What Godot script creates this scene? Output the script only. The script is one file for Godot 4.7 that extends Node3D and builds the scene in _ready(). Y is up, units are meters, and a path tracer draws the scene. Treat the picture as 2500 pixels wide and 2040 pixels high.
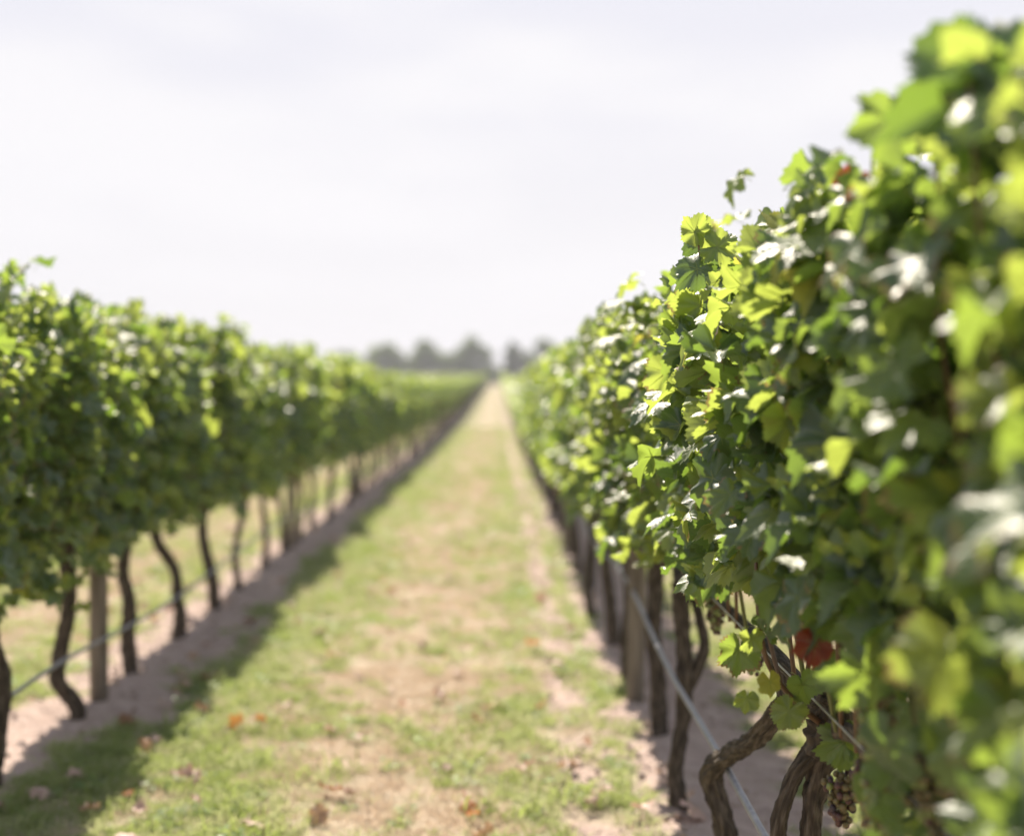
extends Node3D
# A vineyard lane between two rows of vines, seen with a fast lens focused on the right-hand row.
# x: across the lane, y: up, -z: along the rows. The eye stands 1.6 m over the lane.

const ROW_LEFT := -2.0
const ROW_RIGHT := 0.68
const ROW_STEP := 2.68
const ORDINAL := ["nearest", "second", "third", "fourth", "fifth", "sixth", "seventh", "eighth", "ninth", "tenth", "eleventh", "twelfth"]

var M := {}
var taken := {}
var rng := RandomNumberGenerator.new()
var noise := FastNoiseLite.new()
var noise2 := FastNoiseLite.new()
var leaf_hi: Array[ArrayMesh] = []
var leaf_mid: Array[ArrayMesh] = []
var leaf_far: Array[ArrayMesh] = []
var soup_mid: Array[ArrayMesh] = []
var soup_far: Array[ArrayMesh] = []
var trunk_plain: Array[ArrayMesh] = []
var arm_plain: Array[ArrayMesh] = []
var grape_mesh: SphereMesh


func _ready() -> void:
	rng.seed = 7
	camera_sky_sun()
	noise.seed = 3
	noise.frequency = 1.0
	noise.fractal_octaves = 3
	noise2.seed = 11
	noise2.frequency = 1.0
	noise2.fractal_octaves = 2
	make_materials()
	make_ground()
	make_shared_meshes()
	make_posts_and_wires()
	make_left_row()
	make_right_row()
	make_other_rows()
	make_trees()
	make_grass()
	make_clods()
	make_fallen_leaves()


func camera_sky_sun() -> void:
	var cam := Camera3D.new()
	cam.name = "camera"
	add_child(cam)
	cam.position = Vector3(0, 1.6, 0)
	cam.rotation_degrees = Vector3(-1.25, -0.49, 0)
	var lens := CameraAttributesPhysical.new()
	lens.frustum_focal_length = 46.26
	lens.exposure_aperture = 1.27
	lens.frustum_focus_distance = 3.72
	lens.frustum_near = 0.05
	lens.frustum_far = 6000.0
	cam.attributes = lens
	cam.fov = 29.08
	cam.far = 6000.0
	var e := Environment.new()
	e.background_mode = Environment.BG_SKY
	e.sky = Sky.new()
	var pano := PanoramaSkyMaterial.new()
	pano.panorama = make_sky()
	e.sky.sky_material = pano
	e.tonemap_mode = Environment.TONE_MAPPER_LINEAR
	e.tonemap_exposure = 2.15
	e.sdfgi_enabled = true
	e.ssao_enabled = true
	e.ssil_enabled = true
	e.fog_enabled = true
	e.fog_density = 0.0007
	e.fog_light_color = Color(0.93, 0.93, 0.97)
	var w := WorldEnvironment.new()
	w.name = "world_environment"
	w.environment = e
	add_child(w)
	var sun := DirectionalLight3D.new()
	sun.name = "sun"
	sun.light_energy = 1.6
	sun.light_color = Color(1.0, 0.95, 0.88)
	sun.light_angular_distance = 0.5
	sun.shadow_enabled = true
	add_child(sun)
	sun.look_at_from_position(Vector3(-0.19, 1.0, -1.0), Vector3.ZERO)


func make_sky() -> ImageTexture:
	var w := 768
	var h := 384
	var im := Image.create(w, h, false, Image.FORMAT_RGBF)
	var n := FastNoiseLite.new()
	n.seed = 21
	n.frequency = 1.0
	n.fractal_octaves = 4
	n.domain_warp_enabled = true
	n.domain_warp_amplitude = 0.25
	var low := Vector3(0.437, 0.430, 0.441)
	var mid := Vector3(0.402, 0.401, 0.437)
	var top := Vector3(0.165, 0.20, 0.285)
	for j in h:
		var el := PI * (0.5 - (j + 0.5) / h)
		var y := sin(el)
		var c := low.lerp(mid, smoothstep(0.03, 0.26, y)).lerp(top, smoothstep(0.25, 0.95, y))
		if y < 0.0:
			c = Vector3(0.3, 0.3, 0.2)
		for i in w:
			var az := TAU * (i + 0.5) / w
			var d := Vector3(cos(az) * cos(el), y, sin(az) * cos(el))
			var veil := n.get_noise_3d(d.x * 2.2, d.y * 11.0 + d.x * 1.4, d.z * 2.2) * 0.5 + 0.5
			var k := smoothstep(0.42, 0.66, veil) * smoothstep(0.0, 0.08, y)
			var s := c.lerp(Vector3(0.452, 0.446, 0.458), 0.95 * k * (1.0 - 0.5 * smoothstep(0.3, 0.9, y)))
			im.set_pixel(i, j, Color(s.x, s.y, s.z))
	return ImageTexture.create_from_image(im)


# ---------------------------------------------------------------- small helpers

func numbered(called: String) -> String:
	var k: int = taken.get(called, 0)
	taken[called] = k + 1
	return called if k == 0 else "%s_%03d" % [called, k]


func tag(o: Node, label: String, category: String, group := "", kind := "") -> void:
	o.set_meta("label", label)
	o.set_meta("category", category)
	if group:
		o.set_meta("group", group)
	if kind:
		o.set_meta("kind", kind)


func thing(called: String, where: Vector3, label: String, category: String, group := "") -> Node3D:
	var o := Node3D.new()
	o.name = numbered(called)
	add_child(o)
	o.position = where
	tag(o, label, category, group)
	return o


func part(called: String, mesh: Mesh, mat: Material, parent: Node) -> MeshInstance3D:
	var o := MeshInstance3D.new()
	o.name = called if parent != self else numbered(called)
	o.mesh = mesh
	if mat:
		o.material_override = mat
	parent.add_child(o, true)
	return o


func lin(r: float, g: float, b: float) -> Color:
	return Color(r, g, b).linear_to_srgb()


func ground_y(x: float, z: float) -> float:
	var d := -z
	return 1.1 * smoothstep(55.0, 330.0, d) + 0.25 * sin(x * 0.03 + 1.0) * smoothstep(60.0, 200.0, d) - 0.12 * smoothstep(14.0, 40.0, d) * (1.0 - smoothstep(60.0, 110.0, d))


# ---------------------------------------------------------------- materials

func leaf_material(called: String, diff: Color, through: Color, f: float, rough := 0.42, gloss := 0.5) -> StandardMaterial3D:
	var m := StandardMaterial3D.new()
	m.resource_name = called
	m.albedo_color = diff.linear_to_srgb()
	m.roughness = rough
	m.metallic_specular = gloss
	m.cull_mode = BaseMaterial3D.CULL_DISABLED
	var most := maxf(through.r, maxf(through.g, through.b))
	m.backlight_enabled = true
	m.backlight = Color(through.r / most * 2.0 * f, through.g / most * 2.0 * f, through.b / most * 2.0 * f).linear_to_srgb()
	return m


func noise_texture(seed_: int, freq: float, oct: int, size: int, ramp: Gradient = null) -> NoiseTexture2D:
	var t := NoiseTexture2D.new()
	var n := FastNoiseLite.new()
	n.seed = seed_
	n.frequency = freq
	n.fractal_octaves = oct
	t.noise = n
	t.width = size
	t.height = size
	t.seamless = true
	if ramp:
		t.color_ramp = ramp
	return t


func ramp(a: Color, b: Color, c: Color) -> Gradient:
	var g := Gradient.new()
	g.set_color(0, a.linear_to_srgb())
	g.set_color(1, c.linear_to_srgb())
	g.add_point(0.5, b.linear_to_srgb())
	return g


func make_materials() -> void:
	M.leaf = [
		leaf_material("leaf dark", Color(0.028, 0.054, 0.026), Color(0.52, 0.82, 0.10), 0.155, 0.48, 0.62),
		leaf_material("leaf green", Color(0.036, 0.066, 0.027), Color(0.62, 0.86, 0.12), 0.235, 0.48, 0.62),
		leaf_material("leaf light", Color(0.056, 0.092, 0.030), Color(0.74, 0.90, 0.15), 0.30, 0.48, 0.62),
		leaf_material("leaf yellow", Color(0.150, 0.165, 0.040), Color(0.95, 0.93, 0.13), 0.30, 0.5, 0.45),
		leaf_material("leaf red", Color(0.115, 0.030, 0.016), Color(0.90, 0.14, 0.04), 0.15, 0.5),
	]
	var veins := vein_relief()
	for m: StandardMaterial3D in M.leaf:
		m.heightmap_enabled = true
		m.heightmap_texture = veins
		m.heightmap_scale = 0.18
	M.soup = [
		leaf_material("foliage dark", Color(0.028, 0.054, 0.026), Color(0.52, 0.82, 0.10), 0.155, 0.48, 0.62),
		leaf_material("foliage green", Color(0.036, 0.066, 0.027), Color(0.62, 0.86, 0.12), 0.235, 0.48, 0.62),
		leaf_material("foliage light", Color(0.056, 0.092, 0.030), Color(0.74, 0.90, 0.15), 0.30, 0.48, 0.62),
		leaf_material("foliage yellow", Color(0.150, 0.165, 0.040), Color(0.95, 0.93, 0.13), 0.30, 0.5, 0.45),
		leaf_material("foliage red", Color(0.115, 0.030, 0.016), Color(0.90, 0.14, 0.04), 0.15, 0.5),
	]
	M.edge = leaf_material("dry leaf edge", Color(0.15, 0.105, 0.045), Color(0.75, 0.62, 0.2), 0.12, 0.6)
	M.vein = leaf_material("leaf vein", Color(0.16, 0.20, 0.06), Color(0.75, 0.85, 0.15), 0.22, 0.5)

	var bark := StandardMaterial3D.new()
	bark.resource_name = "vine bark"
	bark.albedo_texture = noise_texture(5, 0.018, 4, 512, ramp(Color(0.026, 0.019, 0.014), Color(0.078, 0.060, 0.045), Color(0.21, 0.172, 0.138)))
	bark.uv1_scale = Vector3(1.0, 1.2, 1.0)
	bark.roughness = 0.95
	bark.heightmap_enabled = true
	bark.heightmap_texture = noise_texture(6, 0.02, 5, 512)
	bark.heightmap_scale = 0.9
	M.bark = bark

	var wood := StandardMaterial3D.new()
	wood.resource_name = "weathered post"
	wood.albedo_texture = noise_texture(9, 0.012, 4, 512, ramp(Color(0.12, 0.098, 0.076), Color(0.205, 0.17, 0.135), Color(0.30, 0.255, 0.21)))
	wood.uv1_scale = Vector3(1.0, 0.45, 1.0)
	wood.roughness = 0.9
	wood.heightmap_enabled = true
	wood.heightmap_texture = noise_texture(10, 0.02, 4, 256)
	wood.heightmap_scale = 0.3
	M.wood = wood

	M.cane = leaf_material("cane", Color(0.145, 0.078, 0.038), Color(0.5, 0.25, 0.1), 0.02, 0.5)
	M.cane_dark = leaf_material("old cane", Color(0.12, 0.078, 0.05), Color(0.5, 0.25, 0.1), 0.02, 0.7)
	M.shoot = leaf_material("green shoot", Color(0.14, 0.15, 0.045), Color(0.5, 0.5, 0.1), 0.05, 0.5)

	var wire := StandardMaterial3D.new()
	wire.resource_name = "galvanised wire"
	wire.albedo_color = lin(0.55, 0.55, 0.58)
	wire.metallic = 0.85
	wire.roughness = 0.38
	M.wire = wire
	var hose := StandardMaterial3D.new()
	hose.resource_name = "drip hose"
	hose.albedo_texture = noise_texture(14, 0.05, 3, 128, ramp(Color(0.22, 0.22, 0.25), Color(0.30, 0.30, 0.34), Color(0.38, 0.37, 0.40)))
	hose.uv1_triplanar = true
	hose.uv1_scale = Vector3(4, 4, 4)
	hose.roughness = 0.45
	M.hose = hose

	M.grape = []
	for c in [Color(0.19, 0.235, 0.07), Color(0.14, 0.115, 0.05), Color(0.085, 0.038, 0.036), Color(0.04, 0.024, 0.036)]:
		var g := StandardMaterial3D.new()
		g.resource_name = "grape skin"
		g.albedo_color = c.linear_to_srgb()
		g.roughness = 0.36
		g.subsurf_scatter_enabled = true
		g.subsurf_scatter_strength = 0.25
		M.grape.append(g)

	var soil := StandardMaterial3D.new()
	soil.resource_name = "ground"
	soil.vertex_color_use_as_albedo = true
	soil.roughness = 1.0
	soil.metallic_specular = 0.2
	soil.heightmap_enabled = true
	soil.heightmap_texture = noise_texture(16, 0.03, 5, 512)
	soil.heightmap_scale = 1.6
	M.soil = soil

	M.grass_green = leaf_material("green grass", Color(0.120, 0.150, 0.052), Color(0.72, 0.88, 0.24), 0.25, 0.5)
	M.grass_light = leaf_material("light grass", Color(0.29, 0.305, 0.175), Color(0.84, 0.88, 0.46), 0.28, 0.5)
	M.grass_straw = leaf_material("dry grass", Color(0.51, 0.415, 0.335), Color(0.85, 0.70, 0.52), 0.22, 0.65)
	M.clover = leaf_material("clover", Color(0.085, 0.145, 0.045), Color(0.55, 0.80, 0.12), 0.26, 0.55)
	M.dry = [
		leaf_material("dry leaf tan", Color(0.40, 0.27, 0.20), Color(0.7, 0.45, 0.25), 0.12, 0.6),
		leaf_material("dry leaf pink", Color(0.47, 0.33, 0.28), Color(0.8, 0.5, 0.35), 0.12, 0.6),
		leaf_material("dry leaf orange", Color(0.46, 0.20, 0.075), Color(0.9, 0.45, 0.12), 0.16, 0.6),
		leaf_material("dry leaf brown", Color(0.20, 0.10, 0.055), Color(0.6, 0.3, 0.12), 0.12, 0.7),
	]
	M.tree = [
		leaf_material("tree crown", Color(0.046, 0.082, 0.034), Color(0.4, 0.6, 0.12), 0.12, 0.6),
		leaf_material("tree crown", Color(0.064, 0.105, 0.040), Color(0.45, 0.62, 0.14), 0.12, 0.6),
	]


func vein_relief() -> ImageTexture:
	# Height of the blade round its veins, in the leaf's own flat coordinates (see leaf_mesh).
	var n := 160
	var segs := []
	for a in [0.0, 0.96, -0.96, 1.95, -1.95]:
		var dir := Vector2(sin(a), -cos(a))
		var length := 0.62 if absf(a) < 1.5 else 0.42
		segs.append([Vector2.ZERO, dir * length, 0.012])
		for k in range(1, 6):
			var p: Vector2 = dir * length * (k / 6.0)
			for s in [-1.0, 1.0]:
				segs.append([p, p + dir.rotated(s * 0.75) * length * 0.42 * (1.1 - k / 7.0), 0.006])
	var im := Image.create(n, n, false, Image.FORMAT_L8)
	var fine := FastNoiseLite.new()
	fine.seed = 40
	fine.frequency = 0.09
	for j in n:
		for i in n:
			var p := Vector2((i + 0.5) / n - 0.5, (j + 0.5) / n - 0.5) * 1.5
			var h := 0.0
			var puff := 1.0
			for s in segs:
				var q := Geometry2D.get_closest_point_to_segment(p, s[0], s[1])
				var d := p.distance_to(q)
				if d < 0.06:
					h = maxf(h, 1.0 - d / float(s[2]) * 0.5)
					puff = minf(puff, d / 0.06)
			var v := 0.5 + 0.22 * puff - 0.42 * clampf(h, 0.0, 1.0) + 0.10 * fine.get_noise_2d(i, j)
			im.set_pixel(i, j, Color(v, v, v))
	return ImageTexture.create_from_image(im)


# ---------------------------------------------------------------- ground

func bare(x: float, z: float) -> float:
	# 0 where turf grows, 1 where the sandy soil lies open: under the rows, and in the wheel rut.
	var off := lerpf(0.03, 0.2, smoothstep(-1.0, 0.0, x))
	var row := absf(fposmod(x - off - ROW_LEFT + ROW_STEP * 0.5, ROW_STEP) - ROW_STEP * 0.5)
	var n := noise.get_noise_2d(x * 1.3, z * 0.9) * 0.22 + noise2.get_noise_2d(x * 4.0 + 9.0, z * 3.0) * 0.16
	var b := 1.0 - smoothstep(0.24, 0.42, row + n * 1.15 + 0.22 * smoothstep(-7.7, -6.7, z) * smoothstep(-2.15, -1.9, x) * (1.0 - smoothstep(-1.0, 0.0, x)))
	var rut := 1.0 - smoothstep(0.07, 0.15, absf(x - 0.345) + absf(n) * 0.18)
	return clampf(maxf(b, rut * (0.9 + noise2.get_noise_2d(x * 2.0, z * 1.6 + 5.0))), 0.0, 1.0)


func dryness(x: float, z: float) -> float:
	var mid := fposmod(x - ROW_LEFT, ROW_STEP) / ROW_STEP
	var v := 0.13 + exp(-pow((mid - 0.57) / 0.23, 2.0)) * 0.72
	v += noise.get_noise_2d(x * 1.1 + 40.0, z * 0.6) * 0.6 + noise2.get_noise_2d(x * 3.4, z * 2.6 + 70.0) * 0.6
	return clampf(v, 0.0, 1.0)


func make_ground() -> void:
	var xs := PackedFloat32Array()
	var x := -6.0
	while x < 4.6:
		xs.append(x)
		x += 0.055
	var step := 0.1
	while x < 2400.0:
		xs.append(x)
		step *= 1.28
		x += step
	step = 0.1
	x = -6.0
	while x > -2400.0:
		step *= 1.28
		x -= step
		xs.insert(0, x)
	var zs := PackedFloat32Array()
	var z := 30.0
	while z > -3.0:
		zs.append(z)
		z -= 0.8
	while z > -4000.0:
		zs.append(z)
		z -= maxf(0.06, 0.06 + (-z - 9.0) * 0.012)
	var nx := xs.size()
	var v := PackedVector3Array()
	var c := PackedColorArray()
	var uv := PackedVector2Array()
	for k in zs.size():
		for i in nx:
			var px := xs[i]
			var pz := zs[k]
			var near := px > -9.0 and px < 6.0 and pz > -70.0
			var b := bare(px, pz)
			var d := dryness(px, pz)
			var y := ground_y(px, pz)
			var grain := 0.0
			if near:
				grain = noise2.get_noise_2d(px * 11.0, pz * 11.0)
				y += b * (0.022 * grain + 0.03 * noise.get_noise_2d(px * 3.0, pz * 3.0) + 0.012) + (1.0 - b) * 0.012 * noise.get_noise_2d(px * 2.0, pz * 2.0)
				y -= 0.03 * (1.0 - smoothstep(0.0, 0.16, absf(px - 0.345)))
			v.append(Vector3(px, y, pz))
			uv.append(Vector2(px, pz) * 1.7)
			var turf := Color(0.20, 0.225, 0.095).lerp(Color(0.45, 0.37, 0.29), d)
			var sand := Color(0.50, 0.395, 0.35).lerp(Color(0.36, 0.275, 0.24), clampf(0.5 + grain, 0.0, 1.0))
			c.append(turf.lerp(sand, b))
	var idx := PackedInt32Array()
	for k in zs.size() - 1:
		for i in nx - 1:
			var a := k * nx + i
			idx.append_array([a, a + nx, a + 1, a + 1, a + nx, a + nx + 1])
	var arr := []
	arr.resize(Mesh.ARRAY_MAX)
	arr[Mesh.ARRAY_VERTEX] = v
	arr[Mesh.ARRAY_COLOR] = c
	arr[Mesh.ARRAY_TEX_UV] = uv
	arr[Mesh.ARRAY_INDEX] = idx
	var am := ArrayMesh.new()
	am.add_surface_from_arrays(Mesh.PRIMITIVE_TRIANGLES, arr)
	var st := SurfaceTool.new()
	st.create_from(am, 0)
	st.generate_normals()
	var g := part("ground", st.commit(), M.soil, self)
	g.set_meta("kind", "structure")
	g.set_meta("label", "grassy vineyard lane with pinkish bare soil under the rows")


# ---------------------------------------------------------------- shared meshes

func leaf_mesh(r: RandomNumberGenerator, n_out: int, rings: Array, stalk: bool, teeth: float, browned := 0.0) -> ArrayMesh:
	# A vine leaf one unit wide: petiole at the origin, tip towards -y, upper face towards +z.
	var at := [0.0, 13.0, 27.0, 54.0, 70.0, 84.0, 112.0, 136.0, 160.0, 180.0]
	var right := [1.0, 0.88, 0.80, 0.95, 0.88, 0.79, 0.84, 0.76, 0.66, 0.16]
	var left := right.duplicate()
	for k in range(1, 9):
		right[k] += r.randf_range(-0.07, 0.07)
		left[k] += r.randf_range(-0.07, 0.07)
	var fold := r.randf_range(0.08, 0.55)
	var droop := r.randf_range(-0.45, 1.0)
	var wave := r.randf_range(0.05, 0.17)
	var phase := r.randf() * TAU
	var lobes := r.randi_range(3, 6)
	var seed_ := r.randf() * 90.0
	var bend := func(p: Vector2, ang: float, rho: float) -> Vector3:
		var z := fold * absf(p.x) - droop * p.length_squared() + wave * rho * rho * sin(ang * lobes + phase) + 0.035 * noise.get_noise_2d(p.x * 4.0 + seed_, p.y * 4.0) * rho
		return Vector3(p.x, p.y + 0.25 * droop * p.y * absf(p.y), z)
	var rim := []
	for i in n_out:
		var a := TAU * i / n_out
		var deg := rad_to_deg(a)
		var table: Array = right if deg <= 180.0 else left
		if deg > 180.0:
			deg = 360.0 - deg
		var k := 0
		while k < 8 and deg > float(at[k + 1]):
			k += 1
		var t := (deg - float(at[k])) / (float(at[k + 1]) - float(at[k]))
		t = lerpf(t, t * t * (3.0 - 2.0 * t), 0.35)
		var rad := lerpf(table[k], table[k + 1], t)
		rad *= 1.0 + (teeth if i % 2 == 0 else -teeth) * r.randf_range(0.5, 1.3)
		rim.append([Vector2(sin(a), -cos(a)) * rad * 0.62, a])
	var st := SurfaceTool.new()
	st.begin(Mesh.PRIMITIVE_TRIANGLES)
	var dry := SurfaceTool.new()
	dry.begin(Mesh.PRIMITIVE_TRIANGLES)
	var put := func(i: int, rho: float, to: SurfaceTool = st) -> void:
		var p: Vector2 = rim[i % n_out][0] * rho
		to.set_uv(p / 1.5 + Vector2(0.5, 0.5))
		to.add_vertex(bend.call(p, rim[i % n_out][1], rho))
	for i in n_out:
		put.call(i, 0.0)
		put.call(i + 1, rings[0])
		put.call(i, rings[0])
		for k in rings.size() - 1:
			var to: SurfaceTool = st
			if k == rings.size() - 2 and browned > 0.0 and noise.get_noise_1d(i * 0.16 + seed_) > 0.25 - browned:
				to = dry
			put.call(i, rings[k], to)
			put.call(i + 1, rings[k], to)
			put.call(i + 1, rings[k + 1], to)
			put.call(i, rings[k], to)
			put.call(i + 1, rings[k + 1], to)
			put.call(i, rings[k + 1], to)
	st.generate_normals()
	var mesh := st.commit()
	if not stalk:
		return mesh
	var sv := SurfaceTool.new()
	sv.begin(Mesh.PRIMITIVE_TRIANGLES)
	for a in [0.0, 0.96, -0.96, 1.95, -1.95]:
		var dir := Vector2(sin(a), -cos(a))
		var across := Vector2(dir.y, -dir.x)
		var length := 0.5 if absf(a) < 1.5 else 0.34
		for k in 5:
			for face in [1.0, -1.0]:
				var q := []
				for e in [k, k + 1]:
					var w: float = 0.0105 * (1.0 - e / 5.6)
					for s in [-1.0, 1.0]:
						var p: Vector2 = dir * length * (e / 5.0) + across * w * s
						q.append(bend.call(p, a if a >= 0.0 else a + TAU, e / 5.0 * 0.85) + Vector3(0, 0, 0.006 * face))
				for o in ([0, 1, 2, 1, 3, 2] if face > 0.0 else [0, 2, 1, 1, 2, 3]):
					sv.add_vertex(q[o])
	var root := Vector3(0.0, 0.30, -0.42)
	for k in 4:
		for s in 3:
			var a0 := TAU * s / 3.0
			var a1 := TAU * (s + 1) / 3.0
			var p0 := Vector3.ZERO.lerp(root, k / 4.0) + Vector3(0, 0.10 * sin(PI * k / 4.0), 0)
			var p1 := Vector3.ZERO.lerp(root, (k + 1) / 4.0) + Vector3(0, 0.10 * sin(PI * (k + 1) / 4.0), 0)
			var o0 := Vector3(cos(a0), sin(a0), 0) * 0.012
			var o1 := Vector3(cos(a1), sin(a1), 0) * 0.012
			for p in [p0 + o0, p1 + o0, p1 + o1, p0 + o0, p1 + o1, p0 + o1]:
				sv.add_vertex(p)
	sv.generate_normals()
	sv.commit(mesh)
	if browned > 0.0:
		dry.generate_normals()
		dry.commit(mesh)
	return mesh


func tube(st: SurfaceTool, way: Array, radii: Array, sides := 10, ridge := 0.0, seed_ := 0.0, per := 5) -> void:
	# A bent, tapering round body through the given points; ridge roughens it like bark.
	var pts := []
	var rad := []
	for i in way.size() - 1:
		var a: Vector3 = way[maxi(i - 1, 0)]
		var b: Vector3 = way[i]
		var c: Vector3 = way[i + 1]
		var d: Vector3 = way[mini(i + 2, way.size() - 1)]
		for k in per:
			pts.append(b.cubic_interpolate(c, a, d, k / float(per)))
			rad.append(lerpf(radii[i], radii[i + 1], k / float(per)))
	pts.append(way[-1])
	rad.append(radii[-1])
	var flaky := ridge > 0.15 and sides >= 20
	var side := Vector3(1, 0, 0.2).normalized()
	var loops := []
	var run := [0.0]
	for i in range(1, pts.size()):
		run.append(run[-1] + (pts[i] as Vector3).distance_to(pts[i - 1]))
	for i in pts.size():
		var dir: Vector3 = (pts[mini(i + 1, pts.size() - 1)] - pts[maxi(i - 1, 0)]).normalized()
		side = (side - dir * side.dot(dir)).normalized()
		var up := dir.cross(side)
		var loop := []
		for s in sides:
			var a := TAU * s / sides
			var r: float = rad[i]
			if ridge > 0.0:
				var tw := a + i * 0.025 + 0.5 * noise2.get_noise_2d(i * 0.13, seed_)
				r *= 1.0 + ridge * (0.55 * sin(3.0 * tw + seed_) + 0.35 * sin(7.0 * tw + seed_ * 2.0) + 1.2 * noise2.get_noise_3d(cos(a) * 1.5 + seed_, i * 0.22, sin(a) * 1.5) + 0.9 * noise2.get_noise_3d(cos(a) * 5.0 + seed_, i * 0.3 + 30.0, sin(a) * 5.0))
			if flaky:
				r *= 1.0 + 0.13 * smoothstep(0.05, 0.14, noise.get_noise_3d(cos(a) * 3.4 + seed_, i * 0.11, sin(a) * 3.4)) - 0.10 * smoothstep(0.1, 0.2, noise.get_noise_3d(cos(a) * 6.0, i * 0.16 + seed_ + 9.0, sin(a) * 6.0))
			loop.append(pts[i] + (side * cos(a) + up * sin(a)) * r)
		loops.append(loop)
	for i in loops.size() - 1:
		for s in sides:
			for o in [[i, s], [i + 1, s + 1], [i + 1, s], [i, s], [i, s + 1], [i + 1, s + 1]]:
				st.set_uv(Vector2(o[1] / float(sides), run[o[0]]))
				st.add_vertex(loops[o[0]][o[1] % sides])
	for e in [0, loops.size() - 1]:
		for s in sides:
			var n := (s + 1) % sides
			var o := [pts[e], loops[e][s], loops[e][n]]
			if e == 0:
				o = [pts[e], loops[e][n], loops[e][s]]
			for p in o:
				st.set_uv(Vector2(p.x, p.z) * 4.0)
				st.add_vertex(p)


func tube_mesh(way: Array, radii: Array, sides := 10, ridge := 0.0, seed_ := 0.0, per := 5) -> ArrayMesh:
	var st := SurfaceTool.new()
	st.begin(Mesh.PRIMITIVE_TRIANGLES)
	tube(st, way, radii, sides, ridge, seed_, per)
	st.generate_normals()
	return st.commit()


func vine_leaves(r: RandomNumberGenerator, top: float, n_shoots: int, thick := 1.0, big := 1.0, low := 0.86, hang := 0.16) -> Array:
	# Where the leaves of one vine hang: shoots rise from the cordon, each node bears leaves.
	# Every entry: [Transform3D, colour number].
	var out := []
	for s in n_shoots:
		var z0 := (s + r.randf()) / n_shoots * 1.36 - 0.68
		var lean := r.randf_range(-0.16, 0.16)
		var tip := top + r.randf_range(-0.10, 0.05) 
		var sway := r.randf() * TAU
		var y := low + r.randf_range(-0.08, 0.10)
		var tone := r.randf()
		while y < tip:
			var f := clampf((y - low) / (tip - low), 0.0, 1.0)
			var node := Vector3(lean * (0.4 + f) * 0.75 * thick + 0.05 * sin(y * 5.0 + sway), y, z0 + 0.06 * sin(y * 4.0 + sway * 2.0))
			var count := 1 + (r.randi() % 3)
			if f > 0.95:
				count = 1 + (r.randi() % 2)
			for k in count:
				var width := r.randf_range(0.10, 0.155) * big * lerpf(1.0, 0.75, smoothstep(0.8, 1.0, f))
				if k > 0:
					width *= r.randf_range(0.6, 0.95)
				var sd := 1.0 if r.randf() < 0.5 + node.x * 1.6 else -1.0
				var az := r.randf_range(-1.0, 1.0)
				var outward := Vector3(sd * cos(az), r.randf_range(-0.1, 0.45), sin(az)).normalized()
				var reach := r.randf_range(0.05, 0.15) * thick * lerpf(1.1, 0.6, smoothstep(0.55, 1.0, f))
				var at := node + outward * reach
				if f < 0.14:
					at.y -= r.randf_range(0.0, hang) if r.randf() < 0.6 else 0.0
				var droop := Vector3(outward.x * 0.6 + r.randf_range(-0.5, 0.5), -0.85 + r.randf_range(-0.2, 0.75), outward.z * 0.5 + r.randf_range(-0.5, 0.5)).normalized()
				var n := (outward * 0.65 + Vector3(0, 0.72, 0) + Vector3(r.randf_range(-1, 1), r.randf_range(-0.8, 0.8), r.randf_range(-1, 1)) * 0.62).normalized()
				if r.randf() < 0.32:
					n = (outward * 0.3 + Vector3(0, 1.0, 0.28) + Vector3(r.randf_range(-1, 1), 0, r.randf_range(-1, 1)) * 0.3).normalized()
					droop = (Vector3(outward.x, -0.25, outward.z) + Vector3(r.randf_range(-0.4, 0.4), 0, r.randf_range(-0.4, 0.4))).normalized()
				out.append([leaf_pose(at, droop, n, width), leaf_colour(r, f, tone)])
			y += r.randf_range(0.055, 0.085)
	return out


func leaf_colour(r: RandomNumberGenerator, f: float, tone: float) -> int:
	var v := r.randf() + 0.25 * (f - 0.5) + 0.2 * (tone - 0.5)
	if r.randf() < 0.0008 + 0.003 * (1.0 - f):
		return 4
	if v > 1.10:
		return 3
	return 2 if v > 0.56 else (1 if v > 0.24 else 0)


func leaf_pose(at: Vector3, droop: Vector3, n: Vector3, width: float) -> Transform3D:
	var y := -droop
	var z := (n - y * n.dot(y)).normalized()
	return Transform3D(Basis(y.cross(z), y, z) * width, at)


func soup(leaves: Array, kinds: Array[ArrayMesh], r: RandomNumberGenerator) -> ArrayMesh:
	var mesh := ArrayMesh.new()
	for c in 5:
		var st := SurfaceTool.new()
		st.begin(Mesh.PRIMITIVE_TRIANGLES)
		var some := false
		for l in leaves:
			if l[1] == c:
				st.append_from(kinds[r.randi() % kinds.size()], 0, l[0])
				some = true
		if some:
			st.commit(mesh)
			mesh.surface_set_material(mesh.get_surface_count() - 1, M.soup[c])
	return mesh


func random_trunk(r: RandomNumberGenerator) -> Array:
	var way := [Vector3(0, -0.05, 0)]
	var p := Vector3.ZERO
	for k in 4:
		p += Vector3(r.randf_range(-0.05, 0.05), 0.215, r.randf_range(-0.07, 0.07))
		way.append(p)
	return way


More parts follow.
